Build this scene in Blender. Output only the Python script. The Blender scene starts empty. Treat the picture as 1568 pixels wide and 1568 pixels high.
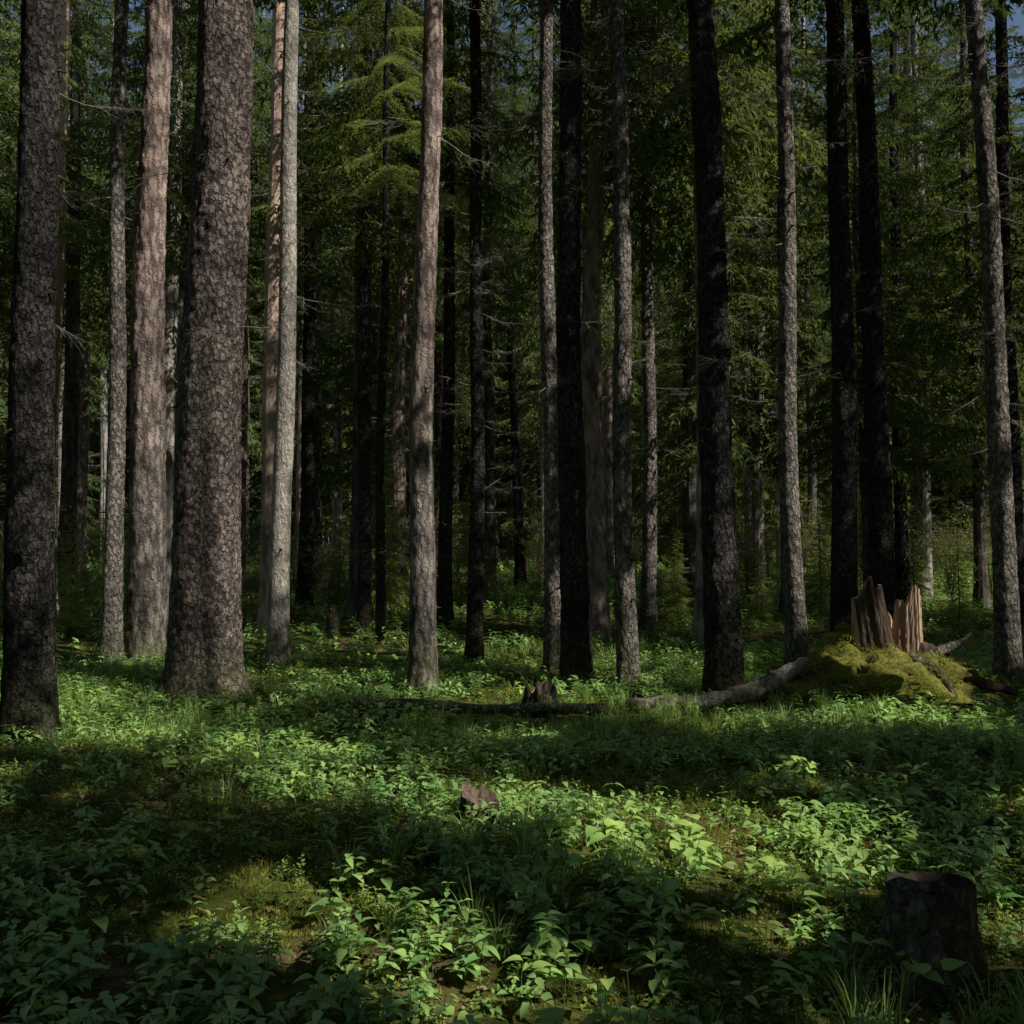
import bpy, math, random
import numpy as np
from mathutils import Vector
random.seed(7); rng=np.random.default_rng(11)
scene=bpy.context.scene
# ------------------------------------------------------------------ sun
SUN_EL=math.radians(43); SUN_AZ=math.radians(122)
S=np.array([math.sin(SUN_AZ)*math.cos(SUN_EL),math.cos(SUN_AZ)*math.cos(SUN_EL),math.sin(SUN_EL)])
# ------------------------------------------------------------------ noise
def vnoise(p,seed=0):
    p=np.asarray(p,float); i=np.floor(p).astype(np.int64); f=p-i; u=f*f*(3-2*f)
    def H(a,b,c):
        h=(a*374761393+b*668265263+c*1440662683+seed*974634777)&0xffffffff
        h=((h^(h>>13))*1274126177)&0xffffffff
        return ((h^(h>>16))&0xffff)/65535.0
    x,y,z=i[:,0],i[:,1],i[:,2]; r=0
    for dx in(0,1):
        wx=u[:,0] if dx else 1-u[:,0]
        for dy in(0,1):
            wy=u[:,1] if dy else 1-u[:,1]
            for dz in(0,1):
                wz=u[:,2] if dz else 1-u[:,2]
                r=r+wx*wy*wz*H(x+dx,y+dy,z+dz)
    return r
def n2(x,y,s,seed): return vnoise(np.stack([x*s,y*s,np.zeros_like(x)],1),seed)-.5
def height(x,y):
    x=np.atleast_1d(np.asarray(x,float)); y=np.atleast_1d(np.asarray(y,float))
    h=.035*np.clip(y-10,0,47)-.17*np.clip((y-6)/4,0,1)
    h=h+.16*n2(x,y,.22,1)+.10*n2(x,y,.7,2)+.055*n2(x,y,2.2,3)+.03*n2(x,y,6,4)
    h=h+.10*np.exp(-((x+4.8)**2/2.2+(y-13.2)**2/2))
    h=h+.22*np.exp(-((x-4.4)**2/.9+(y-12)**2/.7))
    h=h+.10*np.exp(-((x-.3)**2/.12+(y-11.4)**2/.12))
    h=h+.10*np.exp(-((x-.4)**2/1.2+(y-5.6)**2/.8))
    h=h-(.16*n2(np.array([0.]),np.array([0.]),.22,1))[0]
    return h
def hz(x,y): return float(height(x,y)[0])
# ------------------------------------------------------------------ mesh helpers
class MB:
    def __init__(s): s.v=[];s.f=[];s.m=[];s.n=0
    def add(s,v,f,mat=0):
        v=np.asarray(v,float).reshape(-1,3); s.v.append(v)
        s.f.extend([tuple(int(i)+s.n for i in q) for q in f]); s.m.extend([mat]*len(f)); s.n+=len(v)
    def arr(s): return np.concatenate(s.v),s.f,s.m
    def tri(s):
        V,F,M=s.arr(); T=[];MM=[]
        for f,m in zip(F,M):
            for k in range(1,len(f)-1): T.append((f[0],f[k],f[k+1])); MM.append(m)
        return V,np.array(T,dtype=np.int64),np.array(MM,dtype=np.int32)
    def mesh(s,name,mats,smooth=True):
        V,F,M=s.arr(); return mk(name,V,F,M,mats,smooth)
def mk(name,V,F,M,mats,smooth=True):
    me=bpy.data.meshes.new(name); me.from_pydata(np.asarray(V).tolist(),[],F)
    for m in mats: me.materials.append(m)
    if M is not None: me.polygons.foreach_set('material_index',np.asarray(M,dtype=np.int32))
    me.polygons.foreach_set('use_smooth',np.full(len(F),smooth)); me.update(); return me
def mktri(name,V,F,M,mats):
    me=bpy.data.meshes.new(name); n=len(F)
    me.vertices.add(len(V)); me.vertices.foreach_set('co',np.asarray(V,dtype=np.float32).ravel())
    me.loops.add(3*n); me.loops.foreach_set('vertex_index',np.asarray(F,dtype=np.int32).ravel())
    me.polygons.add(n); me.polygons.foreach_set('loop_start',np.arange(0,3*n,3,dtype=np.int32))
    for m in mats: me.materials.append(m)
    me.polygons.foreach_set('material_index',np.asarray(M,dtype=np.int32))
    me.update(calc_edges=True); me.polygons.foreach_set('use_smooth',np.zeros(n,bool)); return me
def obj(name,me,parent=None,loc=(0,0,0),link=True):
    o=bpy.data.objects.new(name,me); o.location=loc
    if link: scene.collection.objects.link(o)
    if parent: o.parent=parent
    return o
def tube(pts,rad,sides=4,cap=True):
    pts=np.asarray(pts,float); n=len(pts); T=np.gradient(pts,axis=0); T/=np.linalg.norm(T,axis=1)[:,None]+1e-9
    ref=np.array([0,0,1.]) if abs(T[0][2])<.8 else np.array([1.,0,0])
    V=[]
    for i in range(n):
        a=np.cross(T[i],ref); a/=np.linalg.norm(a)+1e-9; b=np.cross(a,T[i])
        for k in range(sides):
            t=2*math.pi*k/sides; V.append(pts[i]+rad[i]*(a*math.cos(t)+b*math.sin(t)))
    F=[(i*sides+k,i*sides+(k+1)%sides,(i+1)*sides+(k+1)%sides,(i+1)*sides+k) for i in range(n-1) for k in range(sides)]
    if cap: F.append(tuple(range(sides))[::-1]); F.append(tuple((n-1)*sides+k for k in range(sides)))
    return V,F
# ------------------------------------------------------------------ materials
def newmat(name):
    m=bpy.data.materials.new(name); m.use_nodes=True; nt=m.node_tree; nt.nodes.clear(); return m,nt
def N(nt,t,**k):
    n=nt.nodes.new(t)
    for a,b in k.items(): setattr(n,a,b)
    return n
def ramp(nt,src,stops):
    r=N(nt,'ShaderNodeValToRGB'); e=r.color_ramp.elements
    while len(e)<len(stops): e.new(.5)
    for i,(p,c) in enumerate(stops):
        e[i].position=p; e[i].color=(c,c,c,1) if isinstance(c,(int,float)) else (*c,1)
    nt.links.new(src,r.inputs[0]); return r.outputs[0]
def mix(nt,f,a,b,mode='MIX'):
    m=N(nt,'ShaderNodeMix',data_type='RGBA',blend_type=mode)
    for s,v in((m.inputs[0],f),(m.inputs[6],a),(m.inputs[7],b)):
        if hasattr(v,'is_output'): nt.links.new(v,s)
        elif isinstance(v,(int,float)): s.default_value=v
        else: s.default_value=(*v,1)
    return m.outputs[2]
def noise(nt,co,scale,detail=5,rough=.6):
    n=N(nt,'ShaderNodeTexNoise'); n.inputs['Scale'].default_value=scale; n.inputs['Detail'].default_value=detail; n.inputs['Roughness'].default_value=rough
    nt.links.new(co,n.inputs['Vector']); return n.outputs['Fac']
def mapping(nt,co,sc):
    m=N(nt,'ShaderNodeMapping'); m.inputs['Scale'].default_value=sc; nt.links.new(co,m.inputs['Vector']); return m.outputs[0]
def mth(nt,op,a,b,c=None):
    m=N(nt,'ShaderNodeMath',operation=op)
    for i,v in enumerate((a,b,c)):
        if v is None: continue
        if hasattr(v,'is_output'): nt.links.new(v,m.inputs[i])
        else: m.inputs[i].default_value=v
    return m.outputs[0]
def out(nt,s):
    o=N(nt,'ShaderNodeOutputMaterial'); nt.links.new(s,o.inputs[0])
def bark(name,dark,light,plate=16,zs=.45,crack=.5,upper=None,zrange=(3,6),lichen=(.16,.18,.13),lich=.35,bump=1,moss=1.0):
    m,nt=newmat(name); L=nt.links
    co=N(nt,'ShaderNodeTexCoord').outputs['Object']
    wn=N(nt,'ShaderNodeTexNoise'); wn.inputs['Scale'].default_value=14; wn.inputs['Detail'].default_value=2.5; wn.inputs['Roughness'].default_value=.7; L.new(co,wn.inputs['Vector'])
    ad=N(nt,'ShaderNodeVectorMath',operation='MULTIPLY_ADD'); L.new(wn.outputs['Color'],ad.inputs[0]); ad.inputs[1].default_value=(.10,.10,.12); L.new(co,ad.inputs[2])
    mp=mapping(nt,ad.outputs[0],(1,1,zs))
    vc=N(nt,'ShaderNodeTexVoronoi',feature='F1'); vc.inputs['Scale'].default_value=plate; L.new(mp,vc.inputs['Vector'])
    cell=N(nt,'ShaderNodeSeparateColor'); L.new(vc.outputs['Color'],cell.inputs[0])
    fine=noise(nt,mp,48,4,.75); big=noise(nt,co,1.4,3)
    ck=ramp(nt,vc.outputs['Distance'],[(.35,1),(.72,0)])
    tone=mth(nt,'MULTIPLY_ADD',cell.outputs[0],.35,mth(nt,'MULTIPLY',fine,.9)); tr=ramp(nt,tone,[(.35,0),(.85,1)])
    col=mix(nt,tr,dark,light)
    sx=N(nt,'ShaderNodeSeparateXYZ'); L.new(co,sx.inputs[0])
    if upper:
        mr=N(nt,'ShaderNodeMapRange'); mr.inputs[1].default_value=zrange[0]; mr.inputs[2].default_value=zrange[1]
        L.new(mth(nt,'MULTIPLY_ADD',big,3,sx.outputs[2]),mr.inputs[0])
        up=mix(nt,tr,tuple(c*.6 for c in upper),upper)
        col=mix(nt,mr.outputs[0],col,up)
    lc=wn.outputs['Fac']
    col=mix(nt,mth(nt,'MULTIPLY',ramp(nt,lc,[(.52,0),(.64,1)]),lich),col,lichen)
    col=mix(nt,ramp(nt,big,[(.38,0),(.6,1)]),mix(nt,1.0,col,(.5,.5,.52),'MULTIPLY'),col)
    k=1-crack
    dk=mix(nt,ck,mix(nt,1.0,col,(k,k,k),'MULTIPLY'),col)
    mr2=N(nt,'ShaderNodeMapRange'); mr2.inputs[1].default_value=.8; mr2.inputs[2].default_value=-.05; L.new(sx.outputs[2],mr2.inputs[0])
    dk=mix(nt,mth(nt,'MULTIPLY',mth(nt,'MULTIPLY',mr2.outputs[0],ramp(nt,lc,[(.4,0),(.58,1)])),moss),dk,(.10,.12,.03))
    hs=mth(nt,'MULTIPLY_ADD',fine,.9,mth(nt,'MULTIPLY_ADD',cell.outputs[0],.4,ck))
    bp=N(nt,'ShaderNodeBump'); bp.inputs['Strength'].default_value=bump; bp.inputs['Distance'].default_value=.03; L.new(hs,bp.inputs['Height'])
    b=N(nt,'ShaderNodeBsdfDiffuse'); L.new(dk,b.inputs['Color']); L.new(bp.outputs[0],b.inputs['Normal'])
    out(nt,b.outputs[0]); return m
def plain(name,c1,c2,scale=6,upper=None):
    m,nt=newmat(name); co=N(nt,'ShaderNodeTexCoord').outputs['Object']; f=noise(nt,mapping(nt,co,(1,1,.4)),scale,3,.75)
    c=mix(nt,ramp(nt,f,[(.38,0),(.62,1)]),c1,c2)
    if upper:
        sx=N(nt,'ShaderNodeSeparateXYZ'); nt.links.new(co,sx.inputs[0]); mr=N(nt,'ShaderNodeMapRange'); mr.inputs[1].default_value=4; mr.inputs[2].default_value=9; nt.links.new(sx.outputs[2],mr.inputs[0]); c=mix(nt,mr.outputs[0],c,upper)
    b=N(nt,'ShaderNodeBsdfDiffuse'); nt.links.new(c,b.inputs[0]); out(nt,b.outputs[0]); return m
def leafmat(name,c1,c2,trans=.35,tcol=None,rough=None,inst=.5):
    m,nt=newmat(name); L=nt.links
    g=N(nt,'ShaderNodeNewGeometry'); oi=N(nt,'ShaderNodeObjectInfo')
    mx=N(nt,'ShaderNodeMix',data_type='FLOAT'); mx.inputs[0].default_value=inst; L.new(g.outputs['Random Per Island'],mx.inputs[2]); L.new(oi.outputs['Random'],mx.inputs[3])
    col=mix(nt,mx.outputs[0],c1,c2)
    if rough is None: b=N(nt,'ShaderNodeBsdfDiffuse'); L.new(col,b.inputs[0])
    else: b=N(nt,'ShaderNodeBsdfPrincipled'); b.inputs['Roughness'].default_value=rough; b.inputs['Specular IOR Level'].default_value=.5; L.new(col,b.inputs['Base Color'])
    t=N(nt,'ShaderNodeBsdfTranslucent'); L.new(mix(nt,1.0,col,tcol or (1.6,1.5,.6),'MULTIPLY'),t.inputs[0])
    ms=N(nt,'ShaderNodeMixShader'); ms.inputs[0].default_value=trans; L.new(b.outputs[0],ms.inputs[1]); L.new(t.outputs[0],ms.inputs[2])
    out(nt,ms.outputs[0]); return m
def simple(name,c1,c2,scale=20,zs=1,bump=.5,bd=.01):
    m,nt=newmat(name); L=nt.links; co=N(nt,'ShaderNodeTexCoord').outputs['Object']; mp=mapping(nt,co,(1,1,zs))
    f=noise(nt,mp,scale,5,.7); col=mix(nt,ramp(nt,f,[(.3,0),(.7,1)]),c1,c2)
    b=N(nt,'ShaderNodeBsdfDiffuse'); L.new(col,b.inputs[0])
    if bump:
        bp=N(nt,'ShaderNodeBump'); bp.inputs['Strength'].default_value=bump; bp.inputs['Distance'].default_value=bd; L.new(f,bp.inputs['Height']); L.new(bp.outputs[0],b.inputs['Normal'])
    out(nt,b.outputs[0]); return m
M_dark=bark('spruce_bark_dark',(.035,.033,.032),(.14,.127,.12),plate=24,zs=.55,lich=.3,crack=.6)
M_red=bark('spruce_bark_brown',(.10,.083,.074),(.41,.34,.30),plate=21,zs=.6,lich=.25,crack=.65)
M_grey=bark('spruce_bark_grey',(.14,.125,.11),(.48,.43,.375),plate=24,zs=.5,crack=.55,lich=.4,lichen=(.28,.30,.24))
M_pale=bark('spruce_bark_pale',(.26,.24,.21),(.62,.57,.49),plate=24,zs=.4,crack=.25,lich=.25,lichen=(.3,.31,.25),bump=.6)
M_pine=bark('pine_bark',(.13,.118,.108),(.44,.39,.34),plate=13,zs=.28,upper=(.60,.465,.40),zrange=(3.5,7.5),lich=.15,crack=.6)
P_dark=plain('far_bark_dark',(.04,.037,.034),(.15,.135,.12)); P_grey=plain('far_bark_grey',(.12,.11,.10),(.44,.4,.35)); P_red=plain('far_bark_brown',(.10,.08,.07),(.34,.27,.24)); P_pine=plain('far_pine_bark',(.16,.13,.11),(.45,.36,.3),6,(.60,.42,.34))
M_birch=plain('birch_bark',(.06,.058,.055),(.75,.73,.7),5)
M_twig=simple('dead_twig_bark',(.10,.085,.07),(.38,.34,.29),30,bump=0)
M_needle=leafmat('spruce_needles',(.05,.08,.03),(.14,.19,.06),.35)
M_needle_f=leafmat('spruce_needles_distant_hazed',(.075,.115,.05),(.21,.265,.10),.35,inst=.4)  # lightened copy of the needles: background haze put into the colour
M_needle_l=leafmat('spruce_needles_light',(.18,.24,.08),(.32,.38,.13),.40)  # paler green puts the backlit look of the upper boughs into the colour
M_leaf=leafmat('herb_leaves',(.11,.27,.09),(.46,.66,.20),.24,rough=.36)
M_leaf2=leafmat('lily_leaves',(.20,.40,.11),(.48,.66,.17),.24,rough=.33)
M_small=leafmat('bilberry_leaves',(.11,.22,.055),(.38,.48,.11),.26)
M_grass=leafmat('grass_blades',(.17,.30,.10),(.40,.54,.18),.28)
M_moss=leafmat('moss_fronds',(.13,.155,.035),(.40,.38,.09),.22)
M_shrub=leafmat('shrub_leaves',(.20,.28,.07),(.42,.48,.13),.40)
M_dry=leafmat('dry_leaves',(.28,.18,.11),(.52,.37,.25),.15,tcol=(1,1,1))
M_stem=simple('plant_stem',(.07,.12,.04),(.15,.2,.07),20,bump=0)
M_wood=simple('splintered_wood',(.16,.10,.07),(.62,.46,.34),9,zs=.06,bump=1,bd=.02)
M_rot=simple('rotten_wood',(.022,.017,.013),(.12,.088,.066),14,zs=.2,bump=1,bd=.02)
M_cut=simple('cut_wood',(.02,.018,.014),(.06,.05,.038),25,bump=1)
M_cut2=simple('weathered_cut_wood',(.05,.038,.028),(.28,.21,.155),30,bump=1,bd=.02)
M_mossg=simple('moss_cushion',(.05,.06,.014),(.28,.27,.065),25,bump=1,bd=.03)
def groundmat():
    m,nt=newmat('forest_floor'); L=nt.links; co=N(nt,'ShaderNodeTexCoord').outputs['Object']
    a=noise(nt,co,.9,4,.65); b_=noise(nt,co,14,6,.75)
    f=ramp(nt,b_,[(.3,0),(.7,1)])
    moss=mix(nt,f,(.025,.04,.009),(.17,.19,.04)); lit=mix(nt,f,(.045,.03,.018),(.28,.19,.12))
    col=mix(nt,ramp(nt,a,[(.5,0),(.62,1)]),moss,lit)
    bp=N(nt,'ShaderNodeBump'); bp.inputs['Strength'].default_value=1; bp.inputs['Distance'].default_value=.04; L.new(b_,bp.inputs['Height'])
    b=N(nt,'ShaderNodeBsdfDiffuse'); L.new(col,b.inputs[0]); L.new(bp.outputs[0],b.inputs['Normal']); out(nt,b.outputs[0]); return m
M_ground=groundmat()
# ------------------------------------------------------------------ ground sheet
def axis(lo,hi,a,b,st):
    core=np.arange(a,b,st); o1=[];p=b;s=st
    while p<hi: o1.append(p); s*=1.25; p+=s
    o1.append(hi); o2=[];p=a;s=st
    while p>lo:
        s*=1.25; p-=s; o2.append(max(p,lo))
    return np.array(o2[::-1]+list(core)+o1)
gx=axis(-600,600,-10,10,.08); gy=axis(-600,900,1.5,19,.08)
X,Y=np.meshgrid(gx,gy); Z=height(X.ravel(),Y.ravel()); V=np.stack([X.ravel(),Y.ravel(),Z],1)
nx,ny=len(gx),len(gy); I=np.arange(nx*ny).reshape(ny,nx)
F=np.stack([I[:-1,:-1],I[:-1,1:],I[1:,1:],I[1:,:-1]],-1).reshape(-1,4).tolist()
obj('ground',mk('ground',V,F,None,[M_ground]))
# ------------------------------------------------------------------ templates
def bough(seed,L=1.6,lod=0,mats=(0,1),sag=.25,drape=.5):
    r=random.Random(seed); mb=MB()
    def ax(t): return np.array([L*t,.08*L*math.sin(t*3+seed)*t,-sag*L*t**1.6+.10*L*t**4])
    if lod<2: mb.add(*tube([ax(t) for t in np.linspace(0,1,7 if lod==0 else 4)],np.linspace(.014,.003,7 if lod==0 else 4),3,False),mats[0])
    tv=[]
    def needle(p,d,ln,w):
        d=np.array(d); d/=np.linalg.norm(d)+1e-9; s=np.cross(d,[r.gauss(0,1),r.gauss(0,1),r.gauss(0,1)]); s/=np.linalg.norm(s)+1e-9
        tv.extend([p-s*w*.4-d*.01,p+d*ln,p+s*w*.6+d*ln*.25])
    ns=(30,24,13)[lod]
    for i in range(ns):
        t=.12+.88*(i/(ns-1))*(1-.02*r.random()); side=1 if i%2 else -1; base=ax(t)
        l=L*(.36*(1-t)**.6+.06)*r.uniform(.7,1.25); ang=side*math.radians(r.uniform(40,65))
        if i==ns-1: ang=0
        d0=np.array([math.cos(ang),math.sin(ang),-.15])
        m=max((3,3,2)[lod],int(l/(.05,.085,.15)[lod])); dr=drape*r.uniform(.5,1.3)
        prev=base
        for j in range(m):
            u=(j+1)/m; p=base+d0*l*u+np.array([0,0,-dr*l*u*u]); dd=(p-prev)/np.linalg.norm(p-prev)
            if lod:
                for q in range((0,3,2)[lod]):
                    needle(prev,dd*.7+np.array([r.gauss(0,.6),r.gauss(0,.6),r.gauss(-.25,.4)]),r.uniform(.10,.17) if lod==1 else r.uniform(.16,.26),.042 if lod==1 else .10)
            else:
                for sd in(-1,1):
                    sv=np.cross(dd,[0,0,1.])*sd; td=dd*.7+sv*.8+np.array([0,0,r.gauss(-.3,.25)]); td/=np.linalg.norm(td); tl=r.uniform(.05,.11)*(1.2-.6*u)
                    for q in range(4):
                        pp=prev+td*tl*q/4
                        needle(pp,td+np.array([r.gauss(0,.55),r.gauss(0,.55),r.gauss(0,.45)]),r.uniform(.03,.055),.012)
            prev=p
    tv=np.array(tv); mb.add(tv,[(3*i,3*i+1,3*i+2) for i in range(len(tv)//3)],mats[1]); return mb
def deadbr(seed,L=1.3,tw=12,mat=0):
    r=random.Random(seed*31+5); mb=MB(); up=r.uniform(-.35,.1); by=r.uniform(-.15,.15)
    def ax(t): return np.array([L*t,by*L*math.sin(2.5*t),L*(up*t+.22*t*t)+.02*math.sin(9*t+seed)])
    mb.add(*tube([ax(t) for t in np.linspace(0,1,8)],np.linspace(.010,.0015,8),4,False),mat)
    for i in range(tw):
        t=r.uniform(.15,.95); b=ax(t); l=L*r.uniform(.12,.42)*(1.1-t*.7); sd=r.choice([-1,1]); a=sd*r.uniform(.5,1.2)
        d=np.array([math.cos(a),math.sin(a),r.uniform(-.5,.25)])
        P=[b+d*l*u+np.array([0,0,-.25*l*u*u+.03*math.sin(u*5+i)]) for u in(0,.33,.66,1)]
        mb.add(*tube(P,[.0045,.0035,.0025,.001],3,False),mat)
        for j in range(3):
            u=r.uniform(.2,.9); q=b+d*l*u; d2=d+np.array([r.gauss(0,.7),r.gauss(0,.7),r.gauss(-.1,.4)]); l2=l*r.uniform(.2,.45)
            mb.add(*tube([q,q+d2*l2*.5,q+d2*l2+np.array([0,0,-.02])],[.0025,.002,.001],3,False),mat)
    return mb
def stub(seed,mat=0):
    r=random.Random(seed*3+1); l=r.uniform(.06,.2); z=r.uniform(-.3,.2)
    mb=MB(); mb.add(*tube([(-.03,0,0),(.02,0,0),(l*.6,.01,z*l*.5),(l,.0,z*l)],[.022,.014,.009,.005],5),mat); return mb
def T(mb,name,mats,smooth=True): return obj(name,mb.mesh(name,mats,smooth),link=False)
boughs_l=[T(bough(i+20,1.7,0,drape=.5),'spruce_bough_light',[M_twig,M_needle_l],False) for i in range(2)]
deads=[T(deadbr(i,1.1+.15*i),'dead_branch',[M_twig]) for i in range(5)]
stubs=[T(stub(i),'branch_stub',[M_dark]) for i in range(3)]
def leaf(mb,base,az,el,L,W,droop,mat,heart=False):
    t=[0,.12,.35,.6,.82,1]; w=[0,.55,1,.85,.42,0] if not heart else [0,.9,1,.7,.3,0]
    d=np.array([math.cos(az)*math.cos(el),math.sin(az)*math.cos(el),math.sin(el)]); s=np.array([-math.sin(az),math.cos(az),0]); up=np.cross(d,s)
    V=[];F=[]
    for i,(a,b) in enumerate(zip(t,w)):
        c=base+d*L*a-np.array([0,0,droop*L*a*a]); V+= [c-s*W*.5*b+up*W*.14*b, c, c+s*W*.5*b+up*W*.14*b]
    for i in range(5):
        k=3*i
        F+=[(k,k+1,k+4,k+3),(k+1,k+2,k+5,k+4)]
    mb.add(V,F,mat)
def herb(seed):
    r=random.Random(seed*77+3); mb=MB()
    for s in range(r.choice([1,2,2])):
        bx,by=r.uniform(-.05,.05),r.uniform(-.05,.05); h=r.uniform(.08,.2); lx,ly=r.uniform(-.04,.04),r.uniform(-.04,.04); top=np.array([bx+lx,by+ly,h])
        mb.add(*tube([(bx,by,-.03),(bx+lx*.4,by+ly*.4,h*.5),top],[.002,.002,.0015],3,False),1)
        a0=r.uniform(0,6.28)
        for k in range(3):
            p=np.array([bx+lx*(1-.25*k),by+ly*(1-.25*k),h*(1-.22*k)]); l=r.uniform(.045,.085)*(.8+.2*k)
            for q in range(2): leaf(mb,p,a0+math.pi*q+k*1.57+r.gauss(0,.25),r.uniform(.0,.45),l,l*r.uniform(.42,.55),r.uniform(.2,.6),0)
    return mb
def lily(seed):
    r=random.Random(seed*17+9); mb=MB()
    for s in range(r.choice([2,3,4])):
        bx,by=r.uniform(-.08,.08),r.uniform(-.08,.08); h=r.uniform(.07,.16); p=np.array([bx+r.gauss(0,.02),by+r.gauss(0,.02),h])
        mb.add(*tube([(bx,by,-.03),p],[.0018,.0015],3,False),1); l=r.uniform(.065,.11)
        leaf(mb,p,r.uniform(0,6.28),r.uniform(-.2,.5),l,l*r.uniform(.6,.75),r.uniform(.2,.6),0,True)
    return mb
def small(seed):
    r=random.Random(seed*7+2); mb=MB()
    for s in range(6):
        a=r.uniform(0,6.28); rr=r.uniform(0,.09); b=np.array([rr*math.cos(a),rr*math.sin(a),-.02]); h=r.uniform(.05,.14); tp=b+np.array([r.gauss(0,.03),r.gauss(0,.03),h])
        mb.add(*tube([b,tp],[.0015,.001],3,False),1)
        for k in range(9):
            u=r.uniform(.3,1); p=b+(tp-b)*u; l=r.uniform(.014,.028); az=r.uniform(0,6.28); el=r.uniform(-.1,.6)
            d=np.array([math.cos(az)*math.cos(el),math.sin(az)*math.cos(el),math.sin(el)]); s2=np.array([-math.sin(az),math.cos(az),0])
            mb.add([p,p+d*l*.5-s2*l*.33,p+d*l,p+d*l*.5+s2*l*.33],[(0,1,2,3)],0)
    return mb
def grass(seed,n=26,h=(.12,.32)):
    r=random.Random(seed*5+4); mb=MB()
    for s in range(n):
        a=r.uniform(0,6.28); rr=r.uniform(0,.05); b=np.array([rr*math.cos(a),rr*math.sin(a),-.02]); H=r.uniform(*h); a2=a+r.gauss(0,.6); o=np.array([math.cos(a2),math.sin(a2),0]); sd=np.array([-o[1],o[0],0]); be=r.uniform(.2,.9)
        V=[];w=r.uniform(.002,.0045)
        for i in range(5):
            u=i/4; c=b+np.array([0,0,H*(u-.35*be*u*u)])+o*H*be*u*u*.8; ww=w*(1-u**2)+.0003; V+=[c-sd*ww,c+sd*ww]
        mb.add(V,[(2*i,2*i+1,2*i+3,2*i+2) for i in range(4)],0)
    return mb
def mosst(seed):
    r=random.Random(seed*13+8); tv=[]
    for s in range(70):
        a=r.uniform(0,6.28); rr=.09*math.sqrt(r.random()); b=np.array([rr*math.cos(a),rr*math.sin(a),-.01]); d=np.array([r.gauss(0,.6),r.gauss(0,.6),1]); d/=np.linalg.norm(d); l=r.uniform(.015,.045); s2=np.cross(d,[r.gauss(0,1),r.gauss(0,1),.1]); s2/=np.linalg.norm(s2)
        tv+=[b-s2*.003,b+s2*.003,b+d*l]
    mb=MB(); mb.add(tv,[(3*i,3*i+1,3*i+2) for i in range(len(tv)//3)],0); return mb
def dryleaf(seed):
    r=random.Random(seed); mb=MB()
    leaf(mb,np.array([0,0,.015]),r.uniform(0,6),.1,r.uniform(.04,.07),r.uniform(.025,.04),.3,0); return mb
def shrub(seed):
    r=random.Random(seed*3+40); mb=MB(); H=r.uniform(2.2,3.6)
    for s in range(9):
        a=r.uniform(0,6.28); o=np.array([math.cos(a),math.sin(a),0])*r.uniform(.3,1.1); h=H*r.uniform(.5,1)
        P=[o*u*u+np.array([0,0,h*u]) for u in np.linspace(0,1,6)]; mb.add(*tube(P,np.linspace(.015,.003,6),3,False),1)
        for k in range(16):
            u=r.uniform(.25,1); b=o*u*u+np.array([0,0,h*u]); a3=r.uniform(0,6.28); d=np.array([math.cos(a3),math.sin(a3),r.uniform(-.1,.4)])*r.uniform(.2,.6); mb.add(*tube([b,b+d],[.004,.002],3,False),1)
            for q in range(11):
                p=b+d*r.uniform(.15,1.05)+np.array([r.gauss(0,.04),r.gauss(0,.04),r.gauss(0,.04)]); l=r.uniform(.04,.075); az=r.uniform(0,6.28); dd=np.array([math.cos(az),math.sin(az),r.uniform(-.6,.3)]); s2=np.array([-math.sin(az),math.cos(az),0])
                mb.add([p,p+dd*l*.5-s2*l*.3,p+dd*l,p+dd*l*.5+s2*l*.3],[(0,1,2,3)],0)
    return mb
herbs=[T(herb(i),'herb',[M_leaf,M_stem]) for i in range(6)]
lilies=[T(lily(i),'may_lily',[M_leaf2,M_stem]) for i in range(4)]
smalls=[T(small(i),'bilberry',[M_small,M_stem]) for i in range(4)]
grasses=[T(grass(i),'grass',[M_grass]) for i in range(3)]
mosses=[T(mosst(i),'moss',[M_moss],False) for i in range(3)]
drys=[T(dryleaf(i),'dry_leaf',[M_dry]) for i in range(3)]
# ------------------------------------------------------------------ geometry-node scatter
def gn(name,objs):
    g=bpy.data.node_groups.new(name,'GeometryNodeTree')
    g.interface.new_socket('Geometry',in_out='INPUT',socket_type='NodeSocketGeometry'); g.interface.new_socket('Geometry',in_out='OUTPUT',socket_type='NodeSocketGeometry')
    gi=g.nodes.new('NodeGroupInput'); go=g.nodes.new('NodeGroupOutput'); j=g.nodes.new('GeometryNodeJoinGeometry')
    def na(n,t):
        a=g.nodes.new('GeometryNodeInputNamedAttribute'); a.data_type=t; a.inputs['Name'].default_value=n; return [s for s in a.outputs if s.enabled][0]
    R=na('rot','FLOAT_VECTOR'); Sc=na('scl','FLOAT'); K=na('kind','INT')
    for i,o in enumerate(objs):
        oi=g.nodes.new('GeometryNodeObjectInfo'); oi.inputs['Object'].default_value=o
        c=g.nodes.new('FunctionNodeCompare'); c.data_type='INT'; c.operation='EQUAL'; g.links.new(K,c.inputs[2]); c.inputs[3].default_value=i
        ip=g.nodes.new('GeometryNodeInstanceOnPoints'); g.links.new(gi.outputs[0],ip.inputs['Points']); g.links.new(c.outputs[0],ip.inputs['Selection']); g.links.new(oi.outputs['Geometry'],ip.inputs['Instance'])
        g.links.new(R,ip.inputs['Rotation']); g.links.new(Sc,ip.inputs['Scale']); g.links.new(ip.outputs[0],j.inputs[0])
    g.links.new(j.outputs[0],go.inputs[0]); return g
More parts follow.
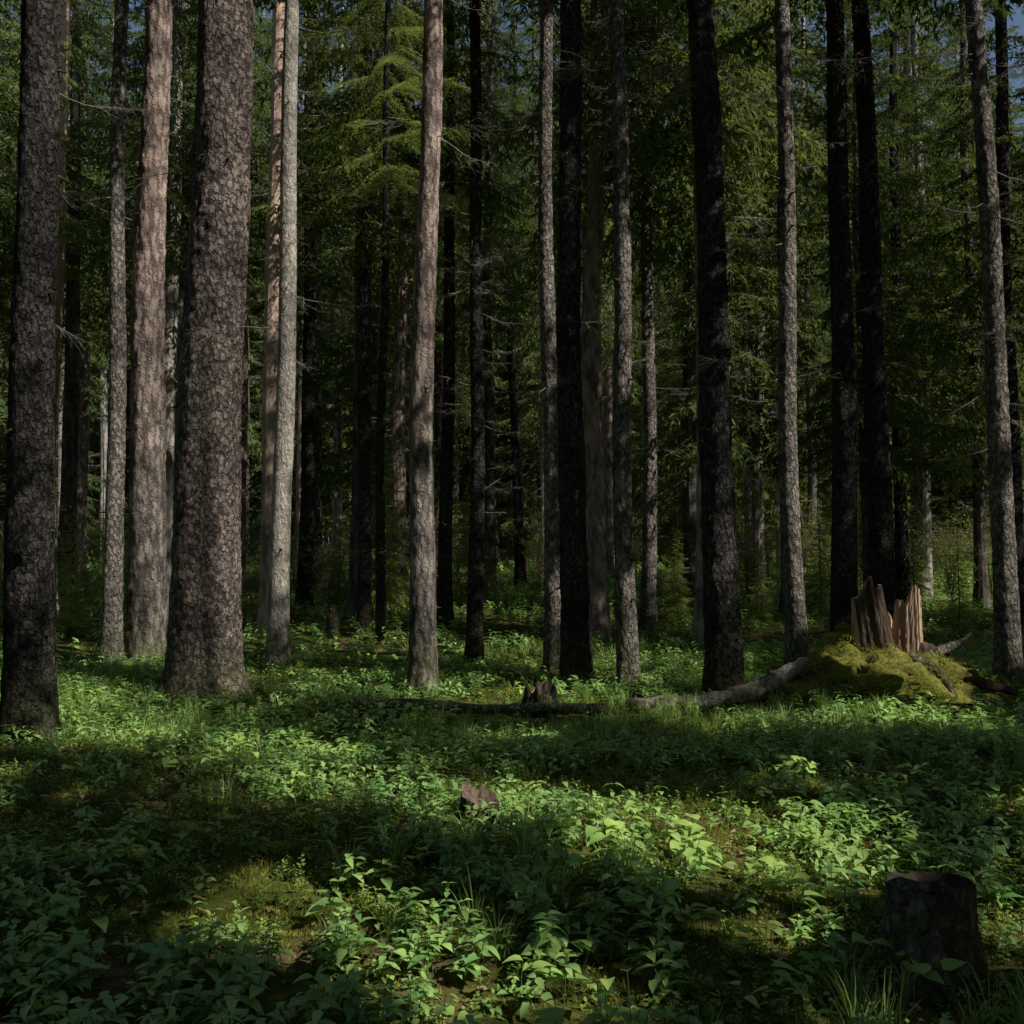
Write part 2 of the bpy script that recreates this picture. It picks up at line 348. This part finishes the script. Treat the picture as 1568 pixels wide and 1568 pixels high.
def scatter(name,group,P,R,Sc,K,parent=None,loc=(0,0,0)):
    P=np.asarray(P,float).reshape(-1,3); me=bpy.data.meshes.new(name); me.vertices.add(len(P)); me.vertices.foreach_set('co',P.ravel())
    a=me.attributes.new('rot','FLOAT_VECTOR','POINT'); a.data.foreach_set('vector',np.asarray(R,float).ravel())
    a=me.attributes.new('scl','FLOAT','POINT'); a.data.foreach_set('value',np.asarray(Sc,float))
    a=me.attributes.new('kind','INT','POINT'); a.data.foreach_set('value',np.asarray(K,dtype=np.int32))
    o=obj(name,me,parent,loc); m=o.modifiers.new('scatter','NODES'); m.node_group=group; return o
G_bl=gn('g_boughs_light',boughs_l); G_d=gn('g_dead',deads+stubs)
# ------------------------------------------------------------------ gaps cut in the canopy along sun rays to place light patches (x,y,z,r)
gaps=[]
def col(x,y,z0,z1,r,lean=0):
    z=z0
    while z<=z1: gaps.append((x+lean*z,y,z,r)); z+=r*1.4
for g in [(4.4,11.6,.3,.55),(4.8,12,.9,.45),(4.2,10.6,.1,.45),(3.6,10.4,.1,.3),(.1,6.9,.1,.34),(.6,6.5,.1,.46),(1.1,6.1,.1,.5),(1.6,6.0,.1,.36),(.8,5.4,.1,.36),(1.4,5.3,.1,.28),(-.8,4.7,.1,.38),(-.5,4.3,.1,.26),(-1.2,4.5,.05,.15),(-.2,5.95,.2,.12),
          (-2.1,8.9,.1,.38),(-1.6,8.6,.1,.25),(-1.1,7.3,.1,.2),(-.5,6.9,.1,.2),(.1,9.6,.1,.18),(.3,3.8,.1,.14),(-.2,3.7,.1,.12),(2.6,4.4,.1,.2),(.2,17,.4,.5),(.4,24,.7,.8),(-7,14,.2,.6),(-8.2,16,.3,.7),(.9,12.5,.1,.2),(-.6,11.9,.1,.2),(-2.2,18.6,10,.9),(-2.2,18.6,11.3,.9)]: gaps.append(g)
col(-5.8,14.3,.4,5.4,.25); col(-5.4,14.6,5,9.6,.32); col(-5.4,14.6,2.4,3.2,.2); col(-3.7,12,.2,4,.32); col(-3.6,12,5.8,8.5,.2)
col(-3.33,14.3,3.6,9.8,.3); col(-1.1,12.4,4.9,7.8,.26); col(-1.1,12.4,.2,2.4,.24)
col(.55,14.3,5.5,9.5,.2); col(1.5,13.2,4.3,5.6,.22); col(1.6,13.2,.1,1.1,.22); col(3.93,13.7,3.6,7,.22); col(3.98,13.7,1,3,.18)
col(6.5,13.3,3.5,6,.2); col(6.6,13.3,.5,2.5,.18)
rg=random.Random(3)
for i in range(25):
    y=rg.uniform(3.5,17); gaps.append((rg.uniform(-.5,.5)*y*1.1,y,.1,rg.uniform(.03,.12)))
GA=np.array(gaps)
def blocked(P,extra=.35):
    P=np.asarray(P).reshape(-1,3); out=np.zeros(len(P),bool)
    for s in range(0,len(P),4000):
        Q=P[s:s+4000]; D=Q[:,None,:]-GA[None,:,:3]; t=D@S; d2=(D**2).sum(-1)-t*t
        out[s:s+4000]=((t>.2)&(d2<(GA[None,:,3]+extra)**2)).any(1)
    return out
# ------------------------------------------------------------------ baked crowns
LOD1=[bough(60+i,1.7,1,mats=(0,1),drape=.6+.3*(i%2)).tri() for i in range(3)]
LOD2=[bough(80+i,1.7,2,mats=(0,1),drape=.6+.3*(i%2)).tri() for i in range(3)]
DEADT=[deadbr(40+i,1.2,6).tri() for i in range(4)]
def rotm(R):
    cx,sx,cy,sy,cz,sz=np.cos(R[:,0]),np.sin(R[:,0]),np.cos(R[:,1]),np.sin(R[:,1]),np.cos(R[:,2]),np.sin(R[:,2])
    m=np.empty((len(R),3,3)); m[:,0,0]=cy*cz; m[:,0,1]=sx*sy*cz-cx*sz; m[:,0,2]=cx*sy*cz+sx*sz
    m[:,1,0]=cy*sz; m[:,1,1]=sx*sy*sz+cx*cz; m[:,1,2]=cx*sy*sz-sx*cz; m[:,2,0]=-sy; m[:,2,1]=sx*cy; m[:,2,2]=cx*cy; return m
def bake(P,R,Sc,K,temps,world=None,ext=.1):
    VV=[];FF=[];MM=[];n=0; m=rotm(R)
    for k,(v,f,mt) in enumerate(temps):
        s=np.where(K==k)[0]
        if not len(s): continue
        W=np.einsum('nij,vj->nvi',m[s],v)*Sc[s][:,None,None]+P[s][:,None,:]
        Fx=f[None]+(np.arange(len(s))*len(v))[:,None,None]
        Mx=np.tile(mt,len(s))
        if world is not None:
            near=blocked(P[s]+world,3.2); keep=np.ones((len(s),len(f)),bool)
            if near.any():
                c=W[near][:,f].mean(2).reshape(-1,3)+world; keep[near]=~blocked(c,ext).reshape(-1,len(f))  # drops crown faces that would block the sun from the chosen lit spots
            Fx=Fx[keep]; Mx=Mx[keep.ravel()]
        VV.append(W.reshape(-1,3)); FF.append(Fx.reshape(-1,3)+n); MM.append(Mx); n+=W.shape[0]*W.shape[1]
    return np.concatenate(VV),np.concatenate(FF),np.concatenate(MM)
# ------------------------------------------------------------------ trees
def trunk_mesh(name,R,H,mat,seed,segs=44,fine=.035,lean=0,leany=0,bow=0,burl=None,zfine=12,amp=1.0,flare=.55):
    zs=np.array(list(np.arange(-.35,zfine,fine))+list(np.linspace(zfine,H,24))); n=len(zs)
    th=np.linspace(0,2*math.pi,segs,endpoint=False); ZZ,TT=np.meshgrid(zs,th,indexing='ij'); z=ZZ.ravel(); t=TT.ravel()
    r=R*(1.06-.80*np.clip(z,0,H)/H)
    ph=seed*1.7; lobes=.5+.5*np.cos(4*t+ph+.6*np.sin(2*t+ph))
    fl=np.exp(-np.clip(z+.1,0,9)/.24)*flare; r=r*(1+fl*(.35+.95*lobes)+.14*np.exp(-np.clip(z,0,9)/.9))
    c=np.stack([np.cos(t)*R,np.sin(t)*R,z],1)
    d=.018*(vnoise(c*[16,16,9],seed)-.5)+.018*(vnoise(c*[38,38,20],seed+1)-.5)+.026*(vnoise(c*[5,5,1.2],seed+2)-.5)
    r=r+d*amp*min(1,R/.2)
    if burl:
        bz,bt,bs=burl; da=np.angle(np.exp(1j*(t-bt))); r=r+bs*np.exp(-((z-bz)/.13)**2-(da/.7)**2)*(.7+.8*vnoise(c*14,5))
    cx=lean*z+bow*np.sin(z*.33+seed)+.02*np.sin(z*.9+seed*2); cy=leany*z+bow*.5*np.sin(z*.4+seed*3)
    V=np.stack([cx+r*np.cos(t),cy+r*np.sin(t),z],1); I=np.arange(n*segs).reshape(n,segs); J=np.roll(I,-1,1)
    F=np.stack([I[:-1],J[:-1],J[1:],I[1:]],-1).reshape(-1,4).tolist()
    return mk(name,V,F,None,[mat]), (lambda zz: (lean*zz+bow*np.sin(zz*.33+seed)+.02*np.sin(zz*.9+seed*2), leany*zz+bow*.5*np.sin(zz*.4+seed*3)))
cnt=0
def crown_pts(r,cz,H,nb,crL,cl,k):
    i=np.arange(nb); u=(i+r.random(nb))/nb; z=cz+(H-cz)*u**1.05; cx,cy=cl(z)
    Ro=np.stack([r.normal(0,.15,nb),.25-.5*u+r.normal(0,.12,nb),i*2.4+r.normal(0,.3,nb)],1)
    return np.stack([cx,cy,z],1),Ro,crL*(1.05-.85*u)*r.uniform(.75,1.15,nb),r.integers(0,k,nb)
def tree(kind,x,y,dia,mat,H=23,lean=0,leany=0,cz=11.5,nb=60,dead=(1.5,11,30),nst=30,bow=.04,burl=None,segs=44,fine=.035,crL=1.25,light=False,lod=1,amp=1.0,flare=.6,foot=0.03):
    global cnt; cnt+=1; r=random.Random(cnt*101); z0=hz(x,y)-foot; rn=np.random.default_rng(cnt)
    e=bpy.data.objects.new(kind,None); e.location=(x,y,z0); e.empty_display_size=.3; scene.collection.objects.link(e)
    R=dia/2*.97; me,cl=trunk_mesh('trunk',R,H,mat,cnt,segs,fine,lean,leany,bow,burl,amp=amp,flare=flare); obj('trunk',me,e)
    rad=lambda z: R*(1.06-.8*z/H)
    P=[];Ro=[];Sc=[];K=[]
    for i in range(int(dead[2]*.8)):
        z=dead[0]+(dead[1]-dead[0])*r.random()**.75; az=r.uniform(0,6.283); cx,cy=cl(z); q=rad(z)*.9
        P.append((cx+q*math.cos(az),cy+q*math.sin(az),z)); Ro.append((r.gauss(0,.2),r.gauss(.05,.22),az)); Sc.append(r.uniform(.3,1.0)*(.55+.5*(z/11))); K.append(r.randrange(5))
    for i in range(nst):
        z=r.uniform(.9,11); az=r.uniform(0,6.283); cx,cy=cl(z); q=rad(z)*.97
        P.append((cx+q*math.cos(az),cy+q*math.sin(az),z)); Ro.append((0,r.gauss(.1,.2),az)); Sc.append(r.uniform(.6,1.2)); K.append(5+r.randrange(3))
    if P: scatter('dead_branches',G_d,P,Ro,Sc,K,e)
    if nb:
        P,Ro,Sc,K=crown_pts(rn,cz,H,nb,crL,cl,2 if light else 3)
        if light: scatter('crown',G_bl,P,Ro,Sc,K,e)
        else:
            V,F,M=bake(P,Ro,Sc,K,LOD2 if lod==2 else LOD1,np.array([x,y,z0]),.14 if lod==2 else .06); obj('crown',mktri('crown',V,F,M,[M_twig,M_needle]),e)
    return e
Sp='spruce_tree'; Pi='pine_tree'
tree(Sp,-4.58,9.3,.43,M_dark,dead=(3,11,14),nst=30,burl=(1.85,-1.3,.1))
tree(Pi,-5.8,14.3,.27,M_grey,dead=(4,11,10),nst=10)
tree(Pi,-5.4,14.6,.55,M_pine,dead=(4,11,12),nst=8,amp=1.3,segs=56)
tree(Sp,-3.7,12,.82,M_red,lean=.011,dead=(3,10,16),nst=30,segs=72,fine=.03,amp=1.5,flare=.6,H=26)
tree(Sp,-3.33,14.3,.30,M_pale,dead=(2.5,11,26),nst=16,amp=.5)
tree(Sp,-5.56,26.5,.40,M_dark,dead=(1,14,50),nst=0,cz=9)
tree('birch_tree',-6.25,35,.36,M_birch,dead=(6,14,6),nst=0,nb=0)
tree('birch_tree',-7.1,45,.3,M_birch,dead=(6,14,6),nst=0,nb=0)
tree(Sp,-3.0,20,.27,M_dark,dead=(1,12,50),nst=10,cz=8)
tree(Pi,-1.1,12.4,.33,M_pine,lean=.006,dead=(6,11,8),nst=8,bow=.05,flare=.4)
tree(Sp,-1.38,21,.30,M_dark,dead=(2,12,40),nst=10,cz=10)
tree(Sp,-.56,15.6,.25,M_dark,lean=-.007,dead=(1.5,11,60),nst=40)
tree(Pi,-.84,35,.4,M_pine,dead=(5,15,20),nst=0,cz=14)
tree(Sp,.2,37,.42,M_dark,lean=-.011,dead=(1,15,40),nst=0,bow=.12,cz=12)
tree(Sp,.61,14.3,.26,M_grey,lean=-.009,dead=(2,11,34),nst=20)
tree(Sp,.87,13.3,.38,M_dark,lean=-.008,dead=(4,11,20),nst=60)
tree(Sp,1.59,13.2,.27,M_grey,lean=-.018,dead=(2,11,34),nst=16)
tree(Sp,2.95,21,.32,M_grey,lean=-.006,dead=(1,12,50),nst=10,cz=9)
tree(Pi,3.9,40,.42,M_pine,dead=(5,15,12),nst=0,cz=14)
tree(Sp,2.5,11.9,.42,M_dark,lean=-.013,dead=(3.4,10,34),nst=30,segs=56,fine=.03,amp=1.3)
tree(Pi,9.2,38,.4,M_pine,lean=-.01,dead=(5,15,12),nst=0,cz=14)
tree(Pi,10.2,41,.4,M_pine,dead=(5,15,12),nst=0,cz=14)
tree(Sp,4.0,13.7,.29,M_grey,lean=-.018,dead=(1.8,11,46),nst=20,bow=.06)
tree(Sp,5.3,15.6,.40,M_dark,lean=-.007,dead=(2,11,30),nst=60)
tree(Sp,6.0,16,.40,M_dark,lean=-.016,dead=(2,11,30),nst=60)
tree(Sp,6.6,13.3,.31,M_grey,lean=-.012,dead=(1.8,11,50),nst=20,bow=.07)
tree(Sp,10.2,20,.36,M_dark,dead=(1.5,12,60),nst=0,cz=6)
tree(Sp,10.3,26,.36,M_dark,dead=(1.5,12,60),nst=0,cz=5)
tree(Sp,-2.5,19,.2,M_dark,H=20,dead=(1,9,40),nst=0,cz=9.0,nb=60,crL=1.25,light=True)
# canopy trees outside the frame (right side, behind and left of the viewpoint)
placed=[]
ux,uy=S[0]/math.hypot(S[0],S[1]),S[1]/math.hypot(S[0],S[1])
big=GA[GA[:,3]>=.18]
def ok(x,y,d):
    if not all((x-a)**2+(y-b)**2>d*d for a,b in placed): return False
    dx=x-big[:,0]; dy=y-big[:,1]; t=dx*ux+dy*uy; pe=np.abs(dx*uy-dy*ux)
    return not ((t>0)&(t<21)&(pe<.27)).any()
tries=0
while len(placed)<90 and tries<16000:
    tries+=1; x=random.uniform(-15,30); y=random.uniform(-20,15)
    if abs(x)<.58*y+1.8 and y>-1: continue
    if x*x+y*y<9: continue
    if x<-6 and random.random()<.5: continue
    if not ok(x,y,2.0): continue
    placed.append((x,y))
for x,y in placed:
    edge=y>4
    tree(Sp,x,y,random.uniform(.25,.42),random.choice([P_dark,P_grey,P_red]),H=random.uniform(19,25),dead=(2,9,0),nst=0,cz=random.uniform(9,11) if edge else random.uniform(6,9.5),nb=125,segs=12,fine=.5,crL=1.6,lod=2)
# ------------------------------------------------------------------ whole-tree meshes for the deeper forest
def whole(seed,R,H,cz,nb,nd,mat,crL,needle=None):
    r=np.random.default_rng(seed*9)
    me,cl=trunk_mesh('tmp',R,H,mat,seed,12,.5,bow=.08,lean=float(r.uniform(-.01,.01)))
    v=np.empty(len(me.vertices)*3); me.vertices.foreach_get('co',v); v=v.reshape(-1,3); q=np.array([tuple(p.vertices) for p in me.polygons]); bpy.data.meshes.remove(me)
    F=[np.concatenate([q[:,[0,1,2]],q[:,[0,2,3]]])]; V=[v]; M=[np.zeros(len(F[0]),int)]; n=len(v)
    if nd:
        z=r.uniform(1.2,min(cz+3,H-1),nd); cx,cy=cl(z)
        a=bake(np.stack([cx,cy,z],1),np.stack([r.normal(0,.2,nd),r.normal(.1,.25,nd),r.uniform(0,6.28,nd)],1),r.uniform(.5,1.2,nd),r.integers(0,4,nd),DEADT)
        V.append(a[0]); F.append(a[1]+n); M.append(a[2]+1); n+=len(a[0])
    P,Ro,Sc,K=crown_pts(r,cz,H,nb,crL,cl,3); a=bake(P,Ro,Sc,K,LOD1); V.append(a[0]); F.append(a[1]+n); M.append(a[2]+1)
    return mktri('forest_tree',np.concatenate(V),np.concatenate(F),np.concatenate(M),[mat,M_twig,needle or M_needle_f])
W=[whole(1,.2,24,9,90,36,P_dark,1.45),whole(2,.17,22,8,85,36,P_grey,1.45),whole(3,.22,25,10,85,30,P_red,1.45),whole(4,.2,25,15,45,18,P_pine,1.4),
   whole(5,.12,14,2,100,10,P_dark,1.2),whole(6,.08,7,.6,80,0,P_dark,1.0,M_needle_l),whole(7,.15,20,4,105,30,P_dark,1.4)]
pl=[(-5.56,26.5),(-6.25,35),(-3,20),(-1.38,21),(-.84,35),(.2,37),(2.95,21),(3.9,40),(9.2,38),(10.2,41),(10.3,26),(10.2,20),(-2.5,19)]
def far(y0,y1,n,dmin,wt):
    out=[];t=0
    while len(out)<n and t<n*40:
        t+=1; y=random.uniform(y0,y1); x=random.uniform(-1,1)*(.62*y+4)
        if all((x-a)**2+(y-b)**2>dmin*dmin for a,b in pl): pl.append((x,y)); out.append((x,y,random.choices(range(7),wt)[0]))
    return out
for x,y,k in far(19,33,44,1.8,[4,4,3,1,.4,.6,2])+far(33,50,26,2.2,[3,4,3,2.5,0,3,0]):
    if y<24 and k in(4,5) and abs(x)<6: k=0
    o=obj(Sp if k!=3 else Pi,W[k],None,(x,y,hz(x,y)-.05)); o.rotation_euler=(0,0,random.uniform(0,6.28)); s=random.uniform(.9,1.25)*(.6 if k==5 else 1); o.scale=(s,s,s)
WO=[obj('forest_tree',w,link=False) for w in W]; G_w=gn('g_forest',WO)
A=far(51,110,430,2.0,[2,3,2,1.2,6,5,7])
for i in range(240):
    a=random.uniform(0,6.283); d=random.uniform(34,75); x,y=d*math.cos(a),d*math.sin(a)
    if y>10 and abs(x)<.62*y+4: continue
    if y>0 and x>0 and y>.15*x+8: continue
    A.append((x,y,random.choices(range(7),[2,2,2,1,5,2,5])[0]))
A=np.array(A)
scatter('distant_spruce_forest',G_w,np.stack([A[:,0],A[:,1],height(A[:,0],A[:,1])],1),np.stack([0*A[:,0],0*A[:,0],rng.uniform(0,6.28,len(A))],1),np.where(A[:,1]>40,rng.uniform(1.3,1.9,len(A)),rng.uniform(.8,1,len(A))),A[:,2])
for x,y,s in [(3.7,22,.30),(5.3,21,.26),(7.5,24,.35),(-8.5,19,.35),(-1.0,27,.4),(8.6,19,.25),(-4.4,25,.3),(1.6,26,.35),(11,27,.4),(-10,24,.4)]:
    o=obj('young_spruce',W[5],None,(x,y,hz(x,y)-.02)); o.scale=(s*.9,s*.9,s)
shr=[T(shrub(i),'shrub',[M_shrub,M_twig]) for i in range(3)]; G_s=gn('g_shrub',shr)
P=[]
for i in range(210):
    y=random.uniform(24,60); x=random.uniform(-1,1)*(.6*y+2); P.append((x,y,hz(x,y)))
n=len(P); scatter('undergrowth_shrubs',G_s,P,np.stack([np.zeros(n),np.zeros(n),rng.uniform(0,6.28,n)],1),rng.uniform(.5,1.4,n),rng.integers(0,3,n))
# ------------------------------------------------------------------ ground vegetation
def veg(name,objs,dens,region,mask=None,sc=(.8,1.2),tilt=.18):
    x0,x1,y0,y1=region; n=int((x1-x0)*(y1-y0)*dens); x=rng.uniform(x0,x1,n); y=rng.uniform(y0,y1,n)
    k=(np.abs(x)<.6*y+1.3)
    if mask is not None: k&=rng.random(n)<mask(x,y)
    x,y=x[k],y[k]; n=len(x)
    scatter(name,gn('g_'+name,objs),np.stack([x,y,height(x,y)],1),np.stack([rng.normal(0,tilt,n),rng.normal(0,tilt,n),rng.uniform(0,6.28,n)],1),rng.uniform(*sc,n),rng.integers(0,len(objs),n)); return n
def sm(a,lo,hi): return np.clip((a-lo)/(hi-lo),0,1)
bare=lambda x,y: 1-.85*np.exp(-((x-1.0)**2/1.4+(y-3.4)**2/.5))
mh=lambda x,y: (.12+.88*sm(n2(x,y,.8,21)+.25*n2(x,y,3,22),-.14,.06))*bare(x,y)
ml=lambda x,y: sm(n2(x,y,.9,31),.0,.2)*bare(x,y)
mg=lambda x,y: sm(n2(x,y,.6,41)+.3*n2(x,y,2.5,43),.03,.2)
c=[veg('herb_carpet',herbs,66,(-11,11,2,16),mh,sc=(.65,1.25)),veg('may_lily_patch',lilies,28,(-11,11,2,16),ml),
 veg('bilberry_patch',smalls,60,(-11,11,2,16),lambda x,y:(.35+.65*(1-mh(x,y)))),
 veg('grass_tufts',grasses,24,(-11,11,2,17),mg),
 veg('moss_carpet',mosses,80,(-6,6,2,7.5),lambda x,y:1.1-.7*mh(x,y)),
 veg('moss_carpet',mosses,20,(-11,11,7.5,16),lambda x,y:1.1-.7*mh(x,y),sc=(1.2,1.8)),
 veg('dry_leaf_litter',drys,14,(-8,8,2,13)),
 veg('far_herb_carpet',herbs+smalls,18,(-26,26,16,34),lambda x,y:.3+.7*mh(x,y),sc=(1.2,1.8)),
 veg('far_herb_carpet',herbs+smalls,4,(-50,50,34,60),None,sc=(2,3)),
 veg('fallen_twigs',deads,.9,(-10,10,2,20),None,sc=(.2,.5),tilt=.1)]
# ------------------------------------------------------------------ stumps, logs
def stump(name,x,y,R,hfn,barkm,topm,lean=(0,0),seed=1,segs=72,rings=16,flare=.4,hollow=.0,sink=.06):
    mb=MB(); th=np.linspace(0,2*math.pi,segs,endpoint=False); hs=np.array([hfn(t) for t in th]); V=[]
    for i in range(rings):
        u=i/(rings-1); z=-sink+(hs+sink)*u; c=np.stack([np.cos(th)*R,np.sin(th)*R,z],1)
        r=R*(1+flare*np.exp(-np.clip(z,0,9)/(.35*hs.max()+.02))*(.4+.8*(.5+.5*np.cos(4*th+seed))))+.03*(vnoise(c*[18,18,8],seed)-.5)*min(1,R/.15)+.012*(vnoise(c*[45,45,25],seed)-.5)
        V.append(np.stack([r*np.cos(th)+lean[0]*z,r*np.sin(th)+lean[1]*z,z],1))
    V=np.concatenate(V); F=[(i*segs+k,i*segs+(k+1)%segs,(i+1)*segs+(k+1)%segs,(i+1)*segs+k) for i in range(rings-1) for k in range(segs)]; mb.add(V,F,0)
    top=V[-segs:]; W2=[top]; cen=top.mean(0)
    for s,dz in((.85,-hollow*.3),(.6,-hollow*.8),(.3,-hollow),(.02,-hollow)):
        base=cen+(top-cen)*s; zz=(top[:,2]*(s if hollow else 1)+(1-(s if hollow else 1))*hs.min())+dz+.03*(vnoise(base*30+seed,seed)-.5); W2.append(np.stack([base[:,0],base[:,1],zz],1))
    V2=np.concatenate(W2); F2=[(i*segs+k,i*segs+(k+1)%segs,(i+1)*segs+(k+1)%segs,(i+1)*segs+k) for i in range(4) for k in range(segs)]; F2.append(tuple(4*segs+k for k in range(segs))); mb.add(V2,F2,1)
    return obj(name,mb.mesh(name,[barkm,topm]),None,(x,y,hz(x,y)))
rs=random.Random(5); spk=[rs.random() for _ in range(200)]
def sp(t,f,a): i=t/(2*math.pi)*f; j=int(i)%f; w=i-int(i); return a*(spk[j]*(1-w)+spk[(j+1)%f]*w)
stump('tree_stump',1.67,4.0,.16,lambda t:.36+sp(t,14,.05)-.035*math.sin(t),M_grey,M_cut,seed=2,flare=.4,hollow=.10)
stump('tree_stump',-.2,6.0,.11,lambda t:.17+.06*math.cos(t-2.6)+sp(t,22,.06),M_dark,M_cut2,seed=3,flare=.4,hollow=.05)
stump('tree_stump',-3.5,19.3,.11,lambda t:.45+sp(t,12,.12),M_dark,M_rot,seed=5)
stump('rotten_stump',.32,11.2,.16,lambda t:.14+sp(t,18,.2),M_dark,M_rot,seed=6,flare=.7,hollow=.08)
# broken snag on its mossy mound
e=bpy.data.objects.new('broken_tree_stump',None); bz=hz(4.4,12); e.location=(4.4,12,bz); scene.collection.objects.link(e)
def dome():
    mb=MB(); n=60; m=26; V=[]
    for i in range(m):
        u=i/(m-1); ph=u*math.pi/2
        for k in range(n):
            t=2*math.pi*k/n; V.append((math.cos(t)*math.sin(ph)*1.05,math.sin(t)*math.sin(ph)*.7,math.cos(ph)*.58))
    V=np.array(V); q=1+.55*(vnoise(V*3.3+7,3)-.5)+.4*(vnoise(V*9+7,4)-.5)+.16*(vnoise(V*25+7,5)-.5); V=V*q[:,None]; V[:,2]-=.12
    F=[(i*n+k,i*n+(k+1)%n,(i+1)*n+(k+1)%n,(i+1)*n+k) for i in range(m-1) for k in range(n)]; mb.add(V,F,0); return mb,V
mb,DV=dome(); obj('moss_mound',mb.mesh('moss_mound',[M_mossg]),e)
idx=rng.integers(0,len(DV),480); idx=idx[DV[idx][:,2]>0]; n=len(idx)
scatter('mound_moss',gn('g_mm',mosses),DV[idx]*1.0,np.stack([rng.normal(0,.4,n),rng.normal(0,.4,n),rng.uniform(0,6,n)],1),rng.uniform(.7,1.3,n),rng.integers(0,3,n),e)
def slab(name,cx,cy,w,th,h,lean,seed,z0=.2,taper=.3,mo=None):
    mb=MB(); n=36; m=16; out=[];inn=[]
    def sp1(v): j=int(v); f=v-j; return spk[(j+seed)%200]*(1-f)+spk[(j+1+seed)%200]*f
    for i in range(m+1):
        u=i/m
        for k in range(n):
            a=(k/(n-1)-.5); ht=h*(.66+.26*sp1(k/6.)+.10*sp1(k/1.5+40))*(1-taper*abs(a)*2)
            ww=w*(1+.35*(1-u)**3); x=a*ww+lean*ht*u+.008*math.sin(k*1.3+seed); y=-math.cos(a*2.6)*ww*.5; z=z0+ht*u
            nb=.03*(sp1(k/2.+90)-.5)+.012*(spk[(k*7+i+seed)%200]-.5)
            out.append((x,y+nb,z)); inn.append((x,y+th*(1-.8*u)+nb*1.5,z))
    q=lambda i,k:i*n+k
    F=[(q(i,k),q(i,k+1),q(i+1,k+1),q(i+1,k)) for i in range(m) for k in range(n-1)]
    o=len(out); F2=[tuple(o+v for v in f[::-1]) for f in F]; E=[(q(m,k),q(m,k+1),o+q(m,k+1),o+q(m,k)) for k in range(n-1)]
    E+=[(q(i,0),q(i+1,0),o+q(i+1,0),o+q(i,0)) for i in range(m)]+[(q(i,n-1),o+q(i,n-1),o+q(i+1,n-1),q(i+1,n-1)) for i in range(m)]
    me=mk(name,np.array(out+inn),F+F2+E,[0]*len(F)+[1]*(len(F2)+len(E)),[mo or M_wood,M_wood],False)
    return obj(name,me,e,(cx,cy,0))
a=slab('splintered_shell',.02,.05,.50,.22,1.3,-.22,3,z0=.2,mo=M_rot); a.rotation_euler=(0,0,.5)
a=slab('splintered_slab',.45,.12,.34,.16,1.25,.0,10,z0=.2); a.rotation_euler=(0,0,.35)
a=slab('splintered_back',.2,.28,.55,.14,.95,.0,5,z0=.15,mo=M_rot); a.rotation_euler=(0,0,2.9)
def root(name,P,r0,r1,mat,parent=None,seed=0,sides=14):
    P=np.array(P,float); t=np.linspace(0,1,len(P)); tt=np.linspace(0,1,40); Q=np.stack([np.interp(tt,t,P[:,i]) for i in range(3)],1)
    for _ in range(3): Q[1:-1]=(Q[:-2]+Q[1:-1]*2+Q[2:])/4
    V,F=tube(Q,r0+(r1-r0)*tt,sides); V=np.array(V); cidx=np.repeat(np.arange(40),sides); d=V-Q[cidx]
    V=Q[cidx]+d*(1+.5*(vnoise(V*[9,9,9],seed)-.5)+.5*(vnoise(V*22,seed+1)-.5))[:,None]
    return obj(name,mk(name,V,F,None,[mat]),parent)
root('root_1',[(.45,-.1,.25),(.75,-.15,.42),(1.0,-.1,.5),(1.15,-.05,.62)],.09,.02,M_grey,e,3)
root('root_2',[(.4,-.2,.3),(.75,-.35,.2),(1.15,-.4,.05),(1.5,-.4,-.05)],.12,.04,M_rot,e,4)
root('root_3',[(.3,-.3,.35),(.5,-.5,.25),(.62,-.62,.05),(.66,-.7,-.1)],.07,.03,M_red,e,5)
root('root_4',[(.5,.0,.45),(.8,.1,.35),(1.2,.1,.15),(1.4,.1,-.1)],.10,.04,M_rot,e,6)
def logz(pts,up): return [(x,y,hz(x,y)+u) for (x,y),u in zip(pts,up)]
root('fallen_log',logz([(1.3,11.3),(2.2,11.35),(2.9,11.8),(3.5,12.1),(4.1,12.2)],[.10,.16,.20,.32,.30]),.07,.13,M_pale,None,8)
root('fallen_log',logz([(-1.95,11.1),(-1.1,11.0),(-.3,10.95),(.4,10.9),(1.05,10.85)],[.12,.15,.16,.15,.13]),.045,.065,M_grey,None,9)
root('fallen_log',logz([(-5.2,12.4),(-4.6,11.5),(-3.9,11.2)],[.02,.05,.03]),.05,.03,M_grey,None,10)
root('fallen_branch',logz([(1.25,3.6),(1.31,3.62),(1.33,3.65)],[-.02,.12,.27]),.004,.002,M_rot,None,12,6)
# ------------------------------------------------------------------ light, sky, camera
w=bpy.data.worlds.new('World'); scene.world=w; w.use_nodes=True; nt=w.node_tree; bg=nt.nodes['Background']
sky=nt.nodes.new('ShaderNodeTexSky'); sky.sky_type='NISHITA'; sky.sun_disc=False; sky.sun_elevation=SUN_EL; sky.sun_rotation=SUN_AZ
nt.links.new(sky.outputs[0],bg.inputs[0]); bg.inputs[1].default_value=.08
sl=bpy.data.lights.new('sun','SUN'); sl.energy=5; sl.angle=math.radians(.5); sl.color=(1,.94,.84)
so=bpy.data.objects.new('sun',sl); so.rotation_euler=Vector(S).to_track_quat('Z','Y').to_euler(); scene.collection.objects.link(so); so.location=(20,-20,30)
cam=bpy.data.cameras.new('camera'); co=bpy.data.objects.new('camera',cam); scene.collection.objects.link(co); co.location=(0,0,1.65)
co.rotation_euler=(math.radians(92.9),0,0); cam.sensor_fit='HORIZONTAL'; cam.angle=math.radians(55); cam.clip_end=3000; cam.clip_start=.05; scene.camera=co
scene.view_settings.view_transform='Standard'; scene.view_settings.look='None'; scene.view_settings.exposure=0
